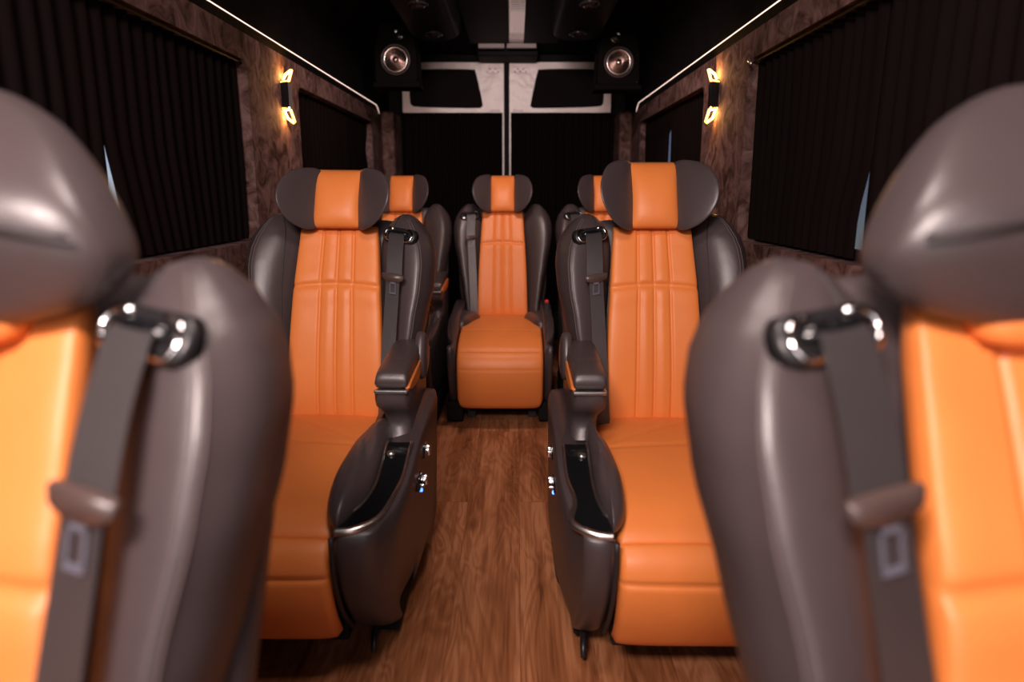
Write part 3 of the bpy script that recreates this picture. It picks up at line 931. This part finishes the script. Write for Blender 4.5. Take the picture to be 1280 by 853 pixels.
# ------------------------------------------------------------------ sconces
for sx in (-1, 1):
    nm = 'left' if sx < 0 else 'right'
    r = empty('wall_sconce', (sx*WX, 2.915, 1.53), 0, 'small up-and-down amber wall light on the %s suede pillar' % nm, 'wall light', 'pillar wall lights')
    m = MB()
    # slanted black body
    P = [(-.022, -.045), (.022, -.060), (.022, .045), (-.022, .060)]
    m.loft([[(-sx*.0, y, z) for y, z in P], [(-sx*.030, y, z) for y, z in P]])
    m.build('lamp_body', GLOSS, r)
    for sg in (-1, 1):
        t = MB()
        # bent open frame of lit acrylic
        base = .050*sg
        q = [(-.004, -.020, base), (-.034, -.020, base+sg*.006), (-.040, .004, base+sg*.050), (-.030, .022, base+sg*.052), (-.006, .022, base+sg*.034)]
        t.tube([(sx*a, b, c) for a, b, c in q], .0058, 8, True)
        t.build('lit_frame', AMBER, r, True)
        t = MB(); t.box(min(-sx*.004, -sx*.022), max(-sx*.004, -sx*.022), -.014, .014, min(base, base+sg*.006), max(base, base+sg*.006), .001)
        t.build('bulb', AMBER, r)
        ld = bpy.data.lights.new('sconce_light', 'POINT'); ld.energy = 1.3; ld.color = (1., .47, .12); ld.shadow_soft_size = .008
        lo = bpy.data.objects.new('sconce_light', ld); C.objects.link(lo); lo.location = (-sx*.022, 0, .072*sg); lo.parent = r

# ------------------------------------------------------------------ curtains
def side_curtain(sx, ya, yb, z0, z1, label, edge_a=None, edge_b=None, amp=.013, pitch=.062, seed=0):
    """pleated sheet along Y; edge_a/b: functions of z giving the edge position"""
    n = int((yb-ya)/.006); nz = 14
    rnd = random.Random(seed); ph = [rnd.uniform(-1.0, 1.0) for _ in range(200)]
    v = []; f = []
    for side in (0, 1):
        for j in range(nz+1):
            z = z0+(z1-z0)*j/nz
            A = edge_a(z) if edge_a else ya; B = edge_b(z) if edge_b else yb
            for i in range(n+1):
                t = i/n; y = A+(B-A)*t
                u = ya+(yb-ya)*t
                k = u/pitch; q = int(k) % 200; w = ph[q]*(1-k % 1)+ph[(q+1) % 200]*(k % 1)
                x = amp*math.sin(2*PI*k+1.1*w)*(1+.3*w)+.004*math.sin(5*u+3*z)+.003*w*math.sin(9*z)
                v.append((sx*(.924+x*.8+side*.002), y, z))
    W = n+1; O = W*(nz+1)
    for j in range(nz):
        for i in range(n):
            a = j*W+i; f.append((a, a+1, a+1+W, a+W)); f.append((O+a, O+a+W, O+a+1+W, O+a+1))
    for j in range(nz):
        for i in (0, n):
            a = j*W+i; f.append((a, a+W, O+a+W, O+a))
    o = obj('curtain', v, f, CURT, None, True)
    tag(o, label, 'curtain', 'pleated dark window curtains'); return o
def wedge(yt, d, zt):      # edge drifting by d per metre below zt
    return lambda z: yt+(max(0, zt-z))*d
ZB, ZT = .984, 1.598
side_curtain(-1, -.74, 1.70, ZB, ZT, 'dark pleated curtain left of the bright gap on the left wall', None, lambda z: 1.712-.02*max(0, 1.285-z), seed=1)
side_curtain(-1, 1.70, 2.535, ZB, ZT, 'dark pleated curtain between the bright gap and the left suede pillar', lambda z: 1.708+max(0, 1.275-z)*.22, None, seed=2)
side_curtain(-1, 3.13, 4.69, ZB, ZT, 'dark pleated curtain between the left amber sconce and the rear left corner', None, lambda z: 4.69-.06*g(z, 1.42, .07), seed=3)
side_curtain(1, -.74, 1.70, ZB, ZT, 'dark pleated curtain on the right wall, right of the dim bluish gap', None, lambda z: 1.712-.02*max(0, 1.24-z), seed=4)
side_curtain(1, 1.70, 2.535, ZB, ZT, 'dark pleated curtain between the dim bluish gap and the right suede pillar', lambda z: 1.708+min(.04, max(0, 1.225-z)*.3), None, seed=5)
side_curtain(1, 3.13, 3.92, ZB, ZT, 'dark pleated curtain just past the right amber sconce, ending at a thin bright gap', None, lambda z: 3.925-.022*min(1, max(0, 1.53-z)*20), seed=6)
side_curtain(1, 3.92, 4.69, ZB, ZT, 'dark pleated curtain past the thin bright gap, by the rear right corner', lambda z: 3.92+.105*min(1, max(0, 1.53-z)*20), None, seed=7)

def rear_curtain(xa, xb, label, seed):
    n = int((xb-xa)/.006); nz = 14; v = []; f = []
    rnd = random.Random(seed); ph = [rnd.uniform(-1, 1) for _ in range(60)]
    for side in (0, 1):
        for j in range(nz+1):
            z = .25+(1.712-.25)*j/nz
            for i in range(n+1):
                x = xa+(xb-xa)*i/n; k = (x+2)/.055; q = int(k) % 60; w = ph[q]*(1-k % 1)+ph[(q+1) % 60]*(k % 1)
                v.append((x, 5.235+.014*math.sin(2*PI*k+w)+side*.002, z))
    W = n+1; O = W*(nz+1)
    for j in range(nz):
        for i in range(n):
            a = j*W+i; f.append((a, a+1, a+1+W, a+W)); f.append((O+a, O+a+W, O+a+1+W, O+a+1))
    for j in range(nz):
        for i in (0, n): a = j*W+i; f.append((a, a+W, O+a+W, O+a))
    o = obj('curtain', v, f, CURT, None, True); tag(o, label, 'curtain', 'pleated dark window curtains')
rear_curtain(-.775, -.038, 'dark pleated curtain hanging on the rear door left of the seam', 11)
rear_curtain(.032, .782, 'dark pleated curtain hanging on the rear door right of the seam', 12)

# curtain rails
for k, (sx, a, b, lab) in enumerate(((-1, -.74, 2.53, 'the large left window'), (1, -.74, 2.53, 'the large right window'))):
    m = MB(); m.tube([(sx*.892, a, 1.590), (sx*.892, b, 1.590)], .004, 8)
    tag(m.build('curtain_rail', MATT, None, True), 'slim curtain rail above '+lab, 'curtain rail')

m = MB(); m.tube([(.868, 2.48, 1.575), (.866, 2.50, 1.592), (.880, 2.53, 1.604)], .005, 8)
tag(m.build('curtain_hook', CURTR, None, True), 'tiny bright metal hook at the upper corner of the large right window', 'hook')

# ------------------------------------------------------------------ daylight and lamps
w = bpy.data.worlds.new('World'); bpy.context.scene.world = w; w.use_nodes = True
nt = w.node_tree; bg = nt.nodes['Background']
tc = nt.nodes.new('ShaderNodeTexCoord'); sp = nt.nodes.new('ShaderNodeSeparateXYZ'); nt.links.new(tc.outputs['Generated'], sp.inputs[0])
rp = nt.nodes.new('ShaderNodeValToRGB'); e = rp.color_ramp.elements
e[0].position = .0; e[0].color = (.60, .62, .50, 1); e[1].position = .6; e[1].color = (.62, .68, .95, 1)
x_ = e.new(.46); x_.color = (.72, .75, .60, 1); x_ = e.new(.52); x_.color = (.50, .54, .70, 1)
mp = nt.nodes.new('ShaderNodeMath'); mp.operation = 'MULTIPLY_ADD'; mp.inputs[1].default_value = .5; mp.inputs[2].default_value = .5
nt.links.new(sp.outputs['Z'], mp.inputs[0]); nt.links.new(mp.outputs[0], rp.inputs[0])
nt.links.new(rp.outputs[0], bg.inputs['Color']); bg.inputs['Strength'].default_value = 1.0

def area(name, loc, rot, sx, sy, e, col, spread=180):
    l = bpy.data.lights.new(name, 'AREA'); l.shape = 'RECTANGLE'; l.size = sx; l.size_y = sy; l.energy = e; l.color = col
    l.spread = math.radians(spread)
    o = bpy.data.objects.new(name, l); C.objects.link(o); o.location = loc; o.rotation_euler = rot; return o
# windscreen daylight from the cab
area('windscreen_daylight', (0, -1.5, 1.72), (math.radians(80), 0, 0), 1.5, .6, 13, (1, .82, .78))
# cabin roof lamps over the aisle, then an added fill for the rear
area('roof_lamp_or_fill', (-.28, -.42, 1.96), (math.radians(54), 0, math.radians(-5)), .50, .26, 52, (1, .82, .77))
area('roof_lamp_or_fill', (.02, .75, 2.095), (math.radians(8), 0, 0), .40, .30, 11, (1, .82, .77))
area('roof_lamp_or_fill', (.02, 2.75, 2.06), (math.radians(62), 0, 0), .30, .10, 14, (1, .76, .71))  # added fill aimed back, brightens the rear doors and rear seats

# ------------------------------------------------------------------ camera
cd = bpy.data.cameras.new('Camera'); cam = bpy.data.objects.new('Camera', cd); C.objects.link(cam)
cam.location = (.067, 0, 1.15)
cam.rotation_euler = (math.radians(90)-math.atan(186.5/853.3), 0, math.atan(5/853.3))
cd.sensor_width = 36; cd.lens = 24; cd.clip_start = .02
cd.dof.use_dof = True; cd.dof.focus_distance = 2.25; cd.dof.aperture_fstop = 1.8
sc = bpy.context.scene; sc.camera = cam
sc.view_settings.view_transform = 'Standard'; sc.view_settings.look = 'None'
sc.view_settings.gamma = 1; sc.view_settings.exposure = 0; sc.view_settings.use_curve_mapping = False
